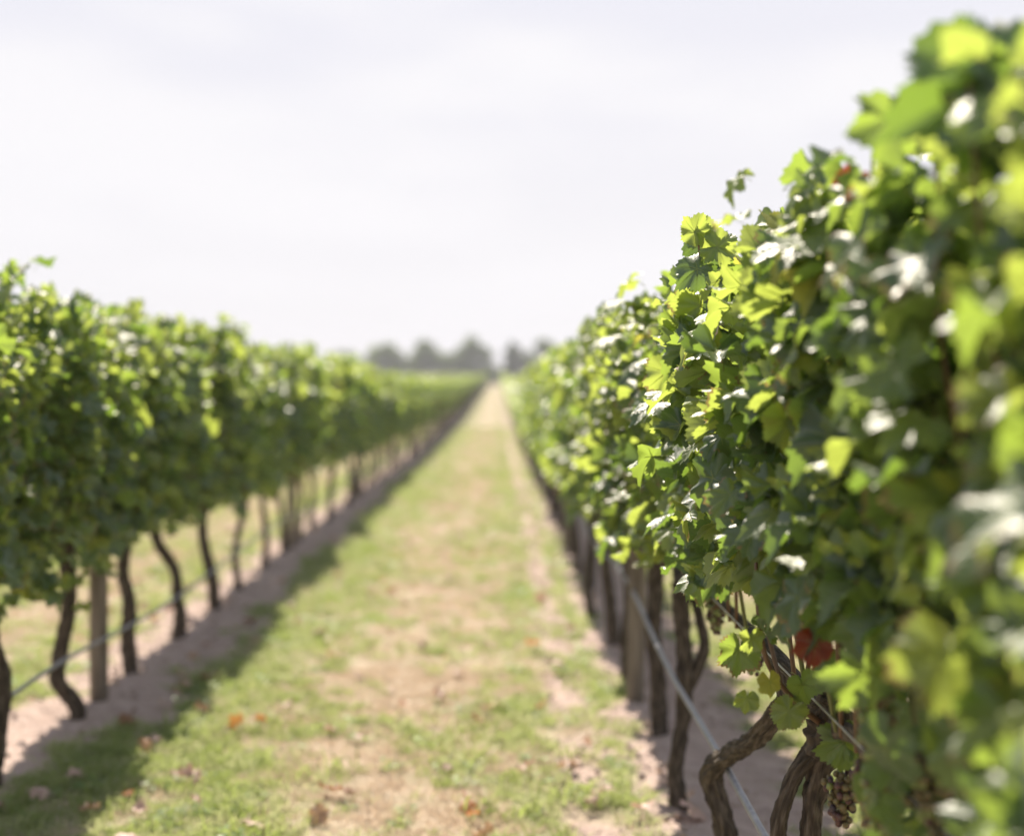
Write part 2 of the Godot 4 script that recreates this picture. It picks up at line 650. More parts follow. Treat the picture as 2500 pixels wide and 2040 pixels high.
func make_shared_meshes() -> void:
	var r := RandomNumberGenerator.new()
	r.seed = 101
	for k in 8:
		leaf_hi.append(leaf_mesh(r, 70, [0.3, 0.62, 0.9, 1.0], true, 0.062, [0.0, 0.0, 0.12, 0.0, 0.0, 0.22, 0.0, 0.0][k]))
	for m in leaf_hi:
		m.surface_set_material(0, M.leaf[1])
		m.surface_set_material(1, M.vein)
		if m.get_surface_count() > 2:
			m.surface_set_material(2, M.edge)
	for k in 4:
		leaf_mid.append(leaf_mesh(r, 30, [0.55, 1.0], false, 0.07))
	for k in 4:
		leaf_far.append(leaf_mesh(r, 9, [1.0], false, 0.06))
	for k in 5:
		soup_mid.append(soup(vine_leaves(r, 1.88, 19), leaf_mid, r))
	for k in 4:
		soup_far.append(soup(vine_leaves(r, 1.82, 13, 1.0, 1.22), leaf_far, r))
	for k in 6:
		trunk_plain.append(tube_mesh(random_trunk(r), [0.032, 0.026, 0.023, 0.024, 0.03], 9, 0.2, k * 2.0, 4))
	for k in 3:
		arm_plain.append(tube_mesh([Vector3(0, 0.82, 0), Vector3(0.01, 0.9, 0.16), Vector3(-0.01, 0.92, 0.38), Vector3(0.01, 0.91, 0.6)], [0.024, 0.02, 0.016, 0.012], 7, 0.2, k * 3.0, 3))
	grape_mesh = SphereMesh.new()
	grape_mesh.radius = 0.5
	grape_mesh.height = 1.0
	grape_mesh.radial_segments = 12
	grape_mesh.rings = 7


# ---------------------------------------------------------------- trellis

func make_posts_and_wires() -> void:
	for row in [0, 1]:
		var x: float = ROW_LEFT if row == 0 else ROW_RIGHT
		var side: String = "left" if row == 0 else "right"
		for k in 13:
			var z := -8.05 - k * 7.46
			if k == 0 and row == 1:
				z = -8.0
			var label := "weathered round wooden post standing among the trunks of the %s vine row" % side
			var group := ""
			if k == 0:
				label = "weathered wooden post between the nearest clear trunks of the left vine row" if row == 0 else "thick wooden post behind the forked trunk in the right vine row"
			elif k == 1:
				label = "second wooden post from the camera in the %s vine row" % side
			else:
				label = "blurred wooden post far along the %s vine row" % side
				group = "far posts of the %s vine row" % side
			var p := thing("trellis_post", Vector3(x, ground_y(x, z), z), label, "post", group)
			var lean := 0.012 * sin(k * 2.1 + row)
			part("pole", tube_mesh([Vector3(0, -0.1, 0), Vector3(lean, 0.6, 0), Vector3(lean * 2.0, 1.2, 0), Vector3(lean * 2.5, 1.86, 0)], [0.046, 0.045, 0.044, 0.043], 14, 0.03, k * 1.7 + row, 3), M.wood, p)
			part("pole_cap", tube_mesh([Vector3(lean * 2.5, 1.858, 0), Vector3(lean * 2.5, 1.872, 0)], [0.0425, 0.03], 14, 0.0, 0.0, 1), M.wood, p)
		# wires and the drip hose run the length of the row
		for w in [[0.93, 0.0022, "trellis_wire", "thin steel fruiting wire stretched along the %s vine row" % side, "wire"],
				[1.30, 0.0018, "trellis_wire", "middle steel foliage wire inside the leaves of the %s row" % side, "wire"],
				[1.70, 0.0018, "trellis_wire", "upper steel foliage wire inside the leaves of the %s row" % side, "wire"],
				[0.33 if row == 0 else 0.535, 0.0095 if row == 0 else 0.0105, "drip_hose", "grey drip hose hanging low along the trunks of the %s row" % side, "hose"]]:
			var way := []
			var radii := []
			var z := 1.5
			while z > -96.0:
				var y: float = w[0] + ground_y(x, z)
				if w[2] == "drip_hose":
					y += 0.035 * sin(z * 0.84 + 0.6 + row * 2.0) - (0.05 * smoothstep(-7.5, -5.5, z) if row == 0 else 0.06 * smoothstep(-5.2, -3.6, z))
				way.append(Vector3(x + ((0.045 if row == 0 else -0.02) + 0.012 * sin(z * 1.3) if w[2] == "drip_hose" else -0.012), y, z))
				radii.append(w[1])
				z -= 0.62 if z > -14.0 else 2.5
			var o := part(w[2], tube_mesh(way, radii, 8, 0.0, 0.0, 2), M.hose if w[2] == "drip_hose" else M.wire, self)
			tag(o, w[3], w[4])


# ---------------------------------------------------------------- vines

func add_leaves(vine: Node3D, leaves: Array, n_parts: int, r: RandomNumberGenerator, toward: Vector3) -> void:
	# The leaves nearest the lane and the camera as parts, the rest of them as one mass.
	for l in leaves:
		if l[1] == 4:
			l[1] = 2
	leaves.sort_custom(func(a, b): return a[0].origin.dot(toward) > b[0].origin.dot(toward))
	for k in mini(n_parts, leaves.size()):
		one_leaf(vine, leaves[k][0], leaves[k][1], r.randi() % leaf_hi.size())
	var rest := {}
	for k in range(n_parts, leaves.size()):
		var key: int = leaves[k][1]
		if not rest.has(key):
			rest[key] = []
		rest[key].append(leaves[k][0])
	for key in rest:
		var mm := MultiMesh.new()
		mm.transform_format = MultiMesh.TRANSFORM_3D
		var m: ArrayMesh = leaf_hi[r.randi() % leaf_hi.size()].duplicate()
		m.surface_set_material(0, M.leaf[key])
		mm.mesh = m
		mm.instance_count = rest[key].size()
		for k in rest[key].size():
			mm.set_instance_transform(k, rest[key][k])
		var o := MultiMeshInstance3D.new()
		o.name = "foliage"
		o.multimesh = mm
		o.set_meta("kind", "stuff")
		vine.add_child(o, true)


func one_leaf(vine: Node3D, t: Transform3D, colour: int, shape: int, label := "") -> MeshInstance3D:
	var o := MeshInstance3D.new()
	o.name = "leaf"
	o.mesh = leaf_hi[shape]
	o.set_surface_override_material(0, M.leaf[colour])
	o.set_surface_override_material(1, M.vein)
	o.transform = t
	if label:
		o.set_meta("label", label)
	vine.add_child(o, true)
	return o


func grape_cluster(vine: Node3D, hang: Vector3, length: float, width: float, ripe: float, r: RandomNumberGenerator, label := "") -> void:
	var st := SurfaceTool.new()
	st.begin(Mesh.PRIMITIVE_TRIANGLES)
	tube(st, [hang + Vector3(0.0, 0.05, 0.0), hang, hang - Vector3(0, length * 0.5, 0), hang - Vector3(0, length * 0.9, 0)], [0.0025, 0.0025, 0.002, 0.0015], 5, 0.0, 0.0, 3)
	st.generate_normals()
	var c := part("grape_cluster", st.commit(), M.shoot, vine)
	if label:
		c.set_meta("label", label)
	var made: Array[Vector3] = []
	var tries := 0
	while tries < 3000 and made.size() < 85:
		tries += 1
		var f := r.randf()
		var wide := width * 0.5 * (1.0 - 0.72 * f * f) * (0.55 if f < 0.1 else 1.0)
		var a := r.randf() * TAU
		var rr := wide * sqrt(r.randf_range(0.1, 1.0))
		var p := hang + Vector3(cos(a) * rr, -f * length, sin(a) * rr)
		var free := true
		for q in made:
			if p.distance_to(q) < 0.0112:
				free = false
				break
		if not free:
			continue
		made.append(p)
		var g := MeshInstance3D.new()
		g.name = "grape"
		g.mesh = grape_mesh
		var v := r.randf() + ripe
		g.material_override = M.grape[0 if v < 0.5 else (1 if v < 0.85 else (2 if v < 1.25 else 3))]
		var s := r.randf_range(0.0135, 0.0165)
		g.transform = Transform3D(Basis.from_scale(Vector3(s, s * 1.05, s)), p)
		c.add_child(g, true)


func shoots(vine: Node3D, r: RandomNumberGenerator, count: int, top: float) -> void:
	for k in count:
		var z0 := r.randf_range(-0.6, 0.6)
		var lean := r.randf_range(-0.10, 0.10)
		var way := [Vector3(0, 0.9, z0 * 0.95)]
		for j in range(1, 5):
			way.append(Vector3(lean * j * 0.3 + r.randf_range(-0.03, 0.03), lerpf(0.9, top, j / 4.0), z0 + r.randf_range(-0.05, 0.05)))
		part("cane", tube_mesh(way, [0.0055, 0.005, 0.0042, 0.0034, 0.002], 6, 0.05, k, 3), M.cane if k % 3 else M.shoot, vine)


func plain_vine(x: float, z: float, k: int, near: bool, label: String, group: String) -> Node3D:
	var v := thing("grapevine", Vector3(x + 0.03 * sin(k * 2.7), ground_y(x, z), z), label, "grapevine", group)
	v.rotation.y = PI * float(k % 2)
	v.scale = Vector3(1, lerpf(1.03 if x < 0.0 else 1.0, 0.955, smoothstep(11.0, 33.0, -z)) + (0.03 if not near else 0.0) + 0.02 * sin(k * 1.9), 1)
	part("trunk", trunk_plain[(k * 5 + 2) % 6], M.bark, v)
	if near:
		part("cordon_arm", arm_plain[k % 3], M.bark, v)
		var other := part("cordon_arm", arm_plain[(k + 1) % 3], M.bark, v)
		other.rotation.y = PI
	var f := part("foliage", soup_mid[(k * 3 + 1) % 5] if near else soup_far[(k * 3 + 1) % 4], null, v)
	f.set_meta("kind", "stuff")
	return v


func own_vine(x: float, z: float, k: int, way: Array, radii: Array, top: float, n_shoots: int, n_leaves: int, toward: Vector3, label: String, low := 0.86, hang := 0.16, thick := 1.0) -> Node3D:
	var r := RandomNumberGenerator.new()
	r.seed = 500 + k * 13 + int(x * 10.0)
	var v := thing("grapevine", Vector3(x, ground_y(x, z), z), label, "grapevine", "vines of the left row" if x < 0.0 else "vines of the right row")
	part("trunk", tube_mesh(way, radii, 36, 0.17, k * 1.3, 12), M.bark, v)
	var head: Vector3 = way[-1]
	for s in [1.0, -1.0]:
		part("cordon_arm", tube_mesh([head - Vector3(0, 0.04, 0), Vector3(head.x * 0.6, 0.89, head.z + s * 0.14), Vector3(0.01, 0.92, s * 0.36), Vector3(-0.01, 0.915, s * 0.6)], [float(radii[-1]) * 0.8, 0.02, 0.016, 0.011], 9, 0.22, k + s, 4), M.bark, v)
	add_leaves(v, vine_leaves(r, top, n_shoots, thick, 1.0, low, hang).filter(func(l): return l[0].origin.y > low - (0.05 if low > 0.9 else 0.5)), n_leaves, r, toward)
	shoots(v, r, 9, top)
	return v


func make_left_row() -> void:
	var ways := {
		0: [Vector3(0, -0.05, 0), Vector3(0.02, 0.2, 0), Vector3(0.05, 0.42, 0), Vector3(0.0, 0.66, 0.02), Vector3(0.0, 0.88, 0)],
		1: [Vector3(0.02, -0.05, 0), Vector3(0.015, 0.09, 0), Vector3(-0.06, 0.2, 0.02), Vector3(-0.055, 0.34, 0), Vector3(-0.015, 0.52, 0.02), Vector3(-0.02, 0.86, 0)],
		2: [Vector3(0, -0.05, 0), Vector3(-0.02, 0.2, 0), Vector3(-0.01, 0.4, 0.02), Vector3(-0.04, 0.6, 0.04), Vector3(0.0, 0.86, 0)],
		3: [Vector3(0, -0.05, 0), Vector3(0.02, 0.12, 0), Vector3(0.0, 0.25, 0), Vector3(-0.02, 0.44, 0), Vector3(-0.13, 0.64, 0.02), Vector3(-0.13, 0.86, 0)],
		4: [Vector3(0.02, -0.05, 0), Vector3(0.0, 0.2, 0), Vector3(-0.05, 0.42, 0), Vector3(-0.07, 0.62, 0), Vector3(-0.03, 0.88, 0)],
	}
	var words := [
		"nearest leafy grapevine at the left edge, trunk cut by the picture",
		"leafy grapevine with hooked trunk just left of the wooden post, left row",
		"leafy grapevine with straight trunk just right of the wooden post, left row",
		"leafy grapevine with trunk leaning left, fourth trunk of the left row",
		"leafy grapevine with thin S-shaped trunk, fifth trunk of the left row",
	]
	for k in 5:
		var z := -6.32 - k * 1.235
		var n: int = ways[k].size()
		var radii := []
		for j in n:
			radii.append(lerpf(0.040, 0.030, minf(j / 3.0, 1.0)) + (0.007 if j == n - 1 else 0.0))
		own_vine(ROW_LEFT, z, k, ways[k], radii, 2.015 - 0.015 * k, 21, 190, Vector3(1.0, 0.1, 0.15), words[k], 0.88, [0.2, 0.16, 0.06, 0.12, 0.1][k])
	for k in range(-3, 0):
		plain_vine(ROW_LEFT, -6.32 - k * 1.235, k + 20, true, "leafy grapevine of the left row standing outside the picture beside the lane", "left row vines beside the camera")
	for k in range(5, 76):
		var label := "leafy grapevine with dark trunk, %s trunk of the left row" % ORDINAL[k] if k < 12 else "blurred leafy grapevine far along the left row"
		plain_vine(ROW_LEFT, -6.32 - k * 1.235 + 0.12 * sin(k * 4.1), k, k < 22, label, "vines of the left row" if k < 12 else "far vines of the left row")


func make_right_row() -> void:
	var z0 := -3.45
	# ways are relative to each vine's foot
	var ways := [
		[Vector3(0, -0.05, 0), Vector3(0.01, 0.3, 0), Vector3(-0.02, 0.6, 0.03), Vector3(0, 0.86, 0)],
		[Vector3(0.02, -0.05, 0), Vector3(0.03, 0.3, 0), Vector3(0.0, 0.58, -0.03), Vector3(0.0, 0.88, 0)],
		[Vector3(0.0, -0.05, 0), Vector3(-0.005, 0.3, 0), Vector3(-0.005, 0.6, 0), Vector3(0.005, 0.74, 0), Vector3(0.03, 0.83, 0.02), Vector3(0.035, 0.9, 0.03)],
		[Vector3(0.01, -0.05, 0), Vector3(0.0, 0.18, 0), Vector3(-0.02, 0.32, 0.0), Vector3(-0.058, 0.455, 0.02), Vector3(-0.02, 0.545, 0.16), Vector3(0.01, 0.65, 0.42), Vector3(0.05, 0.80, 0.66)],
		[Vector3(0, -0.05, 0), Vector3(-0.02, 0.16, 0), Vector3(0.005, 0.33, 0), Vector3(0.015, 0.5, 0), Vector3(0.01, 0.66, 0), Vector3(0.0, 0.86, 0)],
		[Vector3(0.05, -0.05, 0), Vector3(0.04, 0.25, 0), Vector3(0.02, 0.5, 0), Vector3(0.05, 0.88, 0)],
		[Vector3(0.02, -0.05, 0), Vector3(0.0, 0.25, 0.02), Vector3(0.02, 0.5, 0), Vector3(-0.02, 0.88, 0)],
		[Vector3(0.03, -0.05, 0), Vector3(0.0, 0.3, 0), Vector3(-0.03, 0.55, 0), Vector3(0, 0.88, 0)],
	]
	var radii := [
		[0.035, 0.03, 0.03, 0.036],
		[0.035, 0.03, 0.03, 0.036],
		[0.031, 0.022, 0.019, 0.023, 0.034, 0.027],
		[0.034, 0.030, 0.028, 0.031, 0.027, 0.025, 0.024],
		[0.034, 0.026, 0.025, 0.030, 0.025, 0.03],
		[0.036, 0.032, 0.03, 0.034],
		[0.036, 0.03, 0.03, 0.034],
		[0.036, 0.03, 0.03, 0.034],
	]
	var words := [
		"big blurred grapevine at the right edge, nearest to the camera",
		"blurred grapevine hung with brownish grapes, second from the camera, right row",
		"sharp grapevine with twin trunk, brown cane and dark grape bunch",
		"grapevine whose trunk bends like an elbow over the drip hose",
		"grapevine with forked dark trunk in front of the right wooden post",
		"grapevine with trunk partly hidden behind the forked trunk, right row",
		"grapevine just beyond the right wooden post, trunk half hidden",
		"eighth grapevine from the camera in the right row, trunk blurred",
	]
	var parts := [260, 300, 300, 300, 260, 200, 150, 100]
	var tops := [1.95, 1.965, 1.955, 1.91, 1.90, 1.90, 1.89, 1.88]
	var lows := [0.98, 1.21, 1.20, 1.12, 1.0, 0.97, 0.95, 0.93]
	for k in 8:
		var z := z0 - (k - 2) * 1.26
		var v := own_vine(ROW_RIGHT, z, k + 30, ways[k], radii[k], tops[k], 23, parts[k], Vector3(-1.0, 0.05, 0.25), words[k], lows[k], 0.16, [0.45, 0.7, 0.9, 1.0, 1.0, 1.0, 1.0, 1.0][k])
		if k == 2:
			focus_vine(v)
			var fill := RandomNumberGenerator.new()
			fill.seed = 64
			under_leaves(v, fill, 85, Vector3(0.02, 0.80, 0.02), Vector3(0.30, 1.27, 0.66))
			one_leaf(v, leaf_pose(Vector3(0.565, 1.915, -2.55) - v.position, Vector3(-0.45, -1, 0.1).normalized(), Vector3(-0.3, 0.2, 1).normalized(), 0.062), 4, 3, "orange-red leaf at the top of the row")
			for t in [[0.452, 1.945, 3.70, Vector3(-0.7, 0.7, 0.1), Vector3(0.1, 0.2, 1), 0.075, 2, 0], [0.475, 1.945, 3.72, Vector3(0.6, 0.5, 0.1), Vector3(-0.1, 0.3, 1), 0.07, 2, 4], [0.50, 1.91, 3.68, Vector3(0.8, -0.2, 0.1), Vector3(0.0, 0.3, 1), 0.085, 2, 4], [0.455, 1.86, 3.68, Vector3(-0.8, -0.5, 0.1), Vector3(-0.2, 0.5, 0.8), 0.095, 0, 1]]:
				one_leaf(v, leaf_pose(Vector3(t[0], t[1], -t[2]) - v.position, t[3].normalized(), t[4].normalized(), t[5]), t[6], t[7])
			part("cane", tube_mesh([Vector3(-0.14, 1.5, -0.2), Vector3(-0.19, 1.75, -0.24), Vector3(-0.215, 1.88, -0.25), Vector3(-0.225, 1.97, -0.26)], [0.004, 0.0035, 0.003, 0.0015], 7, 0.05, 1.0, 4), M.cane, v)
		elif k == 1:
			one_leaf(v, leaf_pose(Vector3(0.605, 1.965, -2.0) - v.position, Vector3(-1, -0.35, 0.1).normalized(), Vector3(0.15, 0.25, 1).normalized(), 0.18), 0, 4, "large leaf standing against the sky at the top of the row")
			one_leaf(v, leaf_pose(Vector3(0.615, 1.95, -1.97) - v.position, Vector3(-0.1, -1, 0.25).normalized(), Vector3(-0.2, 0.45, 1).normalized(), 0.13), 0, 2)
			var r := RandomNumberGenerator.new()
			r.seed = 61
			grape_cluster(v, Vector3(-0.08, 1.13, -0.36), 0.15, 0.075, 0.0, r, "long greenish-brown bunch of grapes, blurred")
			grape_cluster(v, Vector3(-0.02, 1.05, -0.22), 0.14, 0.075, -0.05, r)
			grape_cluster(v, Vector3(-0.05, 0.97, -0.42), 0.13, 0.07, 0.0, r)
			grape_cluster(v, Vector3(0.02, 1.13, -0.02), 0.14, 0.075, -0.05, r)
			grape_cluster(v, Vector3(0.08, 1.10, 0.22), 0.14, 0.075, 0.05, r)
			grape_cluster(v, Vector3(-0.03, 0.96, -0.58), 0.13, 0.075, 0.35, r)
			under_leaves(v, r, 30, Vector3(-0.12, 0.86, -0.6), Vector3(0.10, 1.24, 0.3))
		elif k == 3:
			var r := RandomNumberGenerator.new()
			r.seed = 62
			grape_cluster(v, Vector3(0.04, 0.90, 0.2), 0.12, 0.07, 0.15, r)
			grape_cluster(v, Vector3(0.0, 0.94, -0.3), 0.12, 0.07, 0.1, r)
		elif k == 4:
			part("fork", tube_mesh([Vector3(0.012, 0.44, 0), Vector3(0.06, 0.535, 0.0), Vector3(0.088, 0.62, 0.0), Vector3(0.075, 0.72, -0.02), Vector3(0.03, 0.88, -0.05)], [0.026, 0.022, 0.02, 0.017, 0.015], 12, 0.2, 3.0, 5), M.bark, v)
	plain_vine(ROW_RIGHT, z0 + 3 * 1.26, 3, true, "leafy grapevine of the right row standing behind the camera", "")
	for k in range(8, 76):
		var z := z0 - (k - 2) * 1.26 + 0.1 * sin(k * 3.3)
		var label := "leafy grapevine in sun, %s from the camera in the right row" % ORDINAL[k] if k < 12 else "blurred sunlit grapevine far along the right row"
		plain_vine(ROW_RIGHT, z, k + 3, k < 22, label, "vines of the right row" if k < 12 else "far vines of the right row")


func under_leaves(v: Node3D, r: RandomNumberGenerator, count: int, low: Vector3, high: Vector3) -> void:
	# Leaves that hang below the canopy among the fruit, on the far side of the row.
	for q in count:
		var at := Vector3(r.randf_range(low.x, high.x), r.randf_range(low.y, high.y), r.randf_range(low.z, high.z))
		one_leaf(v, leaf_pose(at, Vector3(r.randf_range(-0.6, 0.6), -1, r.randf_range(-0.6, 0.6)).normalized(), Vector3(-0.5, 0.4, r.randf_range(-0.8, 0.8)).normalized(), r.randf_range(0.075, 0.12)), r.randi() % 2, r.randi() % 8)


func focus_vine(v: Node3D) -> void:
	# The vine in focus: second stem, brown cane, and the leaves and grapes one can name.
	var o := v.position
	part("trunk", tube_mesh([Vector3(0.0, -0.05, 0.03), Vector3(-0.06, 0.3, 0.02), Vector3(-0.082, 0.6, 0.02), Vector3(-0.052, 0.74, 0.02), Vector3(0.0, 0.82, 0.02), Vector3(0.028, 0.87, 0.02)], [0.028, 0.019, 0.016, 0.016, 0.019, 0.014], 32, 0.17, 8.0, 12), M.bark, v)
	part("cane", tube_mesh([Vector3(0.01, 0.875, 0.05), Vector3(-0.05, 0.925, 0.09), Vector3(-0.115, 1.01, 0.11), Vector3(-0.135, 1.11, 0.1), Vector3(-0.135, 1.22, 0.06)], [0.0075, 0.006, 0.0055, 0.0055, 0.004], 9, 0.06, 2.0, 5), M.cane, v).set_meta("label", "orange-brown cane rising from the trunk head")
	for c in [[Vector3(0.03, 0.9, -0.02), Vector3(0.02, 1.0, -0.05), Vector3(0.0, 1.12, -0.02)], [Vector3(0.05, 0.9, 0.02), Vector3(0.05, 1.0, 0.06), Vector3(0.03, 1.15, 0.1)], [Vector3(-0.02, 0.9, -0.3), Vector3(-0.05, 1.05, -0.32), Vector3(-0.04, 1.2, -0.3)]]:
		part("cane", tube_mesh(c, [0.006, 0.005, 0.0045], 8, 0.08, 1.0, 5), M.cane_dark, v)
	part("trunk_head", tube_mesh([Vector3(0.0, 0.80, 0.03), Vector3(0.018, 0.845, 0.035), Vector3(0.03, 0.885, 0.035), Vector3(0.02, 0.925, 0.05), Vector3(0.0, 0.935, 0.06)], [0.02, 0.036, 0.040, 0.027, 0.012], 32, 0.24, 4.0, 9), M.bark, v)
	var r := RandomNumberGenerator.new()
	r.seed = 77
	# x, height and distance from the camera; tip direction; facing; width; colour; shape
	for l in [
		[0.516, 0.945, 3.32, Vector3(-0.1, -1, 0), Vector3(-0.2, 0.3, 1), 0.050, 2, 0],
		[0.560, 0.985, 3.30, Vector3(0.2, -1, 0.1), Vector3(0.3, 0.4, 1), 0.052, 3, 1],
		[0.600, 0.925, 3.30, Vector3(-0.6, -1, 0), Vector3(-0.3, 0.2, 1), 0.072, 2, 2],
		[0.640, 0.965, 3.38, Vector3(0.3, -0.9, 0), Vector3(0.2, 0.3, 1), 0.078, 1, 3],
		[0.525, 1.07, 3.32, Vector3(0.1, -1, 0), Vector3(0.4, 0.2, 1), 0.055, 2, 4],
		[0.515, 1.03, 3.42, Vector3(-0.1, -1, 0), Vector3(0.1, 0.1, 1), 0.095, 1, 5],
		[0.540, 1.095, 3.30, Vector3(0.5, -0.6, 0.2), Vector3(-0.05, 1, -0.25), 0.075, 0, 6],
		[0.565, 1.135, 2.86, Vector3(0.0, -1, 0.0), Vector3(-0.5, 0.1, 1), 0.072, 4, 7],
		[0.62, 1.07, 2.92, Vector3(0.0, -1, 0.1), Vector3(0.2, 0.3, 1), 0.075, 0, 1],
		[0.650, 1.20, 3.25, Vector3(0.1, -1, 0.1), Vector3(-0.3, 0.2, 1), 0.11, 0, 2],
	]:
		one_leaf(v, leaf_pose(Vector3(l[0], l[1], -l[2]) - o, l[3].normalized(), l[4].normalized(), l[5]), l[6], l[7], "dark red leaf hanging by the wire" if l[6] == 4 else "")
	grape_cluster(v, Vector3(0.71, 0.80, -3.30) - o, 0.115, 0.075, 0.42, r, "dark ripening bunch of grapes hanging beside the trunk")
	grape_cluster(v, Vector3(0.655, 1.12, -3.38) - o, 0.09, 0.06, -0.1, r, "small green bunch of grapes among the leaves")


# ---------------------------------------------------------------- farther vines

func make_other_rows() -> void:
	var vine := ArrayMesh.new()
	var st := SurfaceTool.new()
	st.create_from(trunk_plain[0], 0)
	st.commit(vine)
	vine.surface_set_material(0, M.bark)
	var groups := []
	for k in 4:
		var m: ArrayMesh = soup_far[k].duplicate()
		st = SurfaceTool.new()
		st.create_from(trunk_plain[k], 0)
		st.commit(m)
		m.surface_set_material(m.get_surface_count() - 1, M.bark)
		groups.append([m, []])
	var r := RandomNumberGenerator.new()
	r.seed = 9
	for row in range(-9, 8):
		var x := ROW_LEFT + row * ROW_STEP
		var main := row == 0 or row == 1
		var z := -99.6 if main else 2.0 - r.randf()
		while z > -262.0:
			var t := Transform3D(Basis(Vector3.UP, PI * (r.randi() % 2)).scaled(Vector3(1, r.randf_range(0.95, 1.05), 1)), Vector3(x + r.randf_range(-0.04, 0.04), ground_y(x, z), z))
			groups[r.randi() % 4][1].append(t)
			z -= 1.25
	var o := Node3D.new()
	o.name = "vineyard_rows"
	add_child(o)
	tag(o, "further rows of leafy vines beyond and beside the two near rows", "vineyard", "", "stuff")
	for g in groups:
		var mm := MultiMesh.new()
		mm.transform_format = MultiMesh.TRANSFORM_3D
		mm.mesh = g[0]
		mm.instance_count = g[1].size()
		for k in g[1].size():
			mm.set_instance_transform(k, g[1][k])
		var n := MultiMeshInstance3D.new()
		n.name = "vines"
		n.multimesh = mm
		n.set_meta("kind", "stuff")
		o.add_child(n, true)


func make_trees() -> void:
	# x, distance, height, width, pointedness, label
	var list := [
		[-33.0, 345.0, 6.6, 10.5, 0.2, "low hazy tree behind the far left end of the left row"],
		[-23.0, 330.0, 7.8, 12.0, 0.1, "broad rounded hazy tree, leftmost of the distant trees above the lane"],
		[-15.2, 335.0, 8.7, 10.5, 0.5, "hazy peaked tree right of the broad rounded one"],
		[-5.2, 330.0, 9.2, 10.0, 0.35, "tall hazy tree left of the gap above the lane's end"],
		[3.0, 335.0, 8.9, 5.4, 0.45, "narrow hazy tree right of the gap above the lane's end"],
		[10.0, 330.0, 8.6, 10.5, 0.1, "rounded hazy tree beside the top of the right vine row"],
		[22.0, 340.0, 8.6, 10.0, 0.3, "hazy tree hidden behind the right vine row"],
	]
	for k in list.size():
		var t: Array = list[k]
		var z: float = -t[1]
		tree("tree", Vector3(t[0], ground_y(t[0], z), z), t[2], t[3], t[4], k, t[5], "tree", "distant trees above the lane", 0.06)
	var bushes := [[-29.0, 4.6, 8.0], [-18.8, 5.4, 7.0], [-10.5, 6.4, 8.5], [-8.6, 5.2, 7.0], [-1.2, 3.4, 6.5], [0.6, 3.0, 6.0], [6.3, 6.6, 7.0], [15.0, 5.4, 8.0]]
	for k in bushes.size():
		var b: Array = bushes[k]
		var z := -338.0 - (k % 3) * 4.0
		tree("shrub", Vector3(b[0], ground_y(b[0], z), z), b[1], b[2], 0.0, k + 20, "low hazy shrub at the foot of the distant trees", "shrub", "distant shrubs below the trees", 0.02)


func tree(called: String, at: Vector3, height: float, width: float, point: float, k: int, label: String, category: String, group: String, clear: float) -> void:
	var r := RandomNumberGenerator.new()
	r.seed = 900 + k
	var o := thing(called, at, label, category, group)
	var st := SurfaceTool.new()
	st.begin(Mesh.PRIMITIVE_TRIANGLES)
	tube(st, [Vector3(0, -0.2, 0), Vector3(0.05, height * 0.3, 0), Vector3(0, height * 0.6, 0.1), Vector3(0, height * 0.85, 0)], [0.03 * height, 0.022 * height, 0.014 * height, 0.005 * height], 8, 0.1, k, 3)
	for j in 6:
		var a := j * 2.4 + k
		var y := height * r.randf_range(0.25, 0.6)
		tube(st, [Vector3(0, y, 0), Vector3(cos(a) * width * 0.16, y + height * 0.1, sin(a) * width * 0.16), Vector3(cos(a) * width * 0.34, y + height * 0.16, sin(a) * width * 0.34)], [0.012 * height, 0.008 * height, 0.003 * height], 6, 0.0, 0.0, 2)
	st.generate_normals()
	part("trunk", st.commit(), M.bark, o)
	var clumps := []
	for j in 26:
		var f := r.randf()
		var y := height * lerpf(clear + 0.08, 0.93, f)
		var wide := width * 0.42 * lerpf(sqrt(maxf(0.0, 1.0 - pow(2.0 * f - 0.9, 2.0) * 0.8)), 1.05 - f, point)
		var a := r.randf() * TAU
		var rr := wide * sqrt(r.randf())
		clumps.append([Vector3(cos(a) * rr, y, sin(a) * rr), width * r.randf_range(0.10, 0.17)])
	clumps.append([Vector3(0, height * 0.92, 0), width * 0.1])
	var mesh := ArrayMesh.new()
	for c in 2:
		st = SurfaceTool.new()
		st.begin(Mesh.PRIMITIVE_TRIANGLES)
		for cl in clumps:
			for j in 110:
				var d := Vector3(r.randfn(), r.randfn(), r.randfn()).normalized() * float(cl[1]) * pow(r.randf(), 0.4)
				var p: Vector3 = cl[0] + d
				st.append_from(leaf_far[r.randi() % 4], 0, leaf_pose(p, Vector3(r.randfn(), r.randfn() - 0.6, r.randfn()).normalized(), (d + Vector3(r.randfn(), r.randfn() + 0.8, r.randfn()) * 0.8).normalized(), r.randf_range(0.3, 0.55)))
		st.commit(mesh)
		mesh.surface_set_material(c, M.tree[c])
	part("crown", mesh, null, o)


# ---------------------------------------------------------------- turf and litter

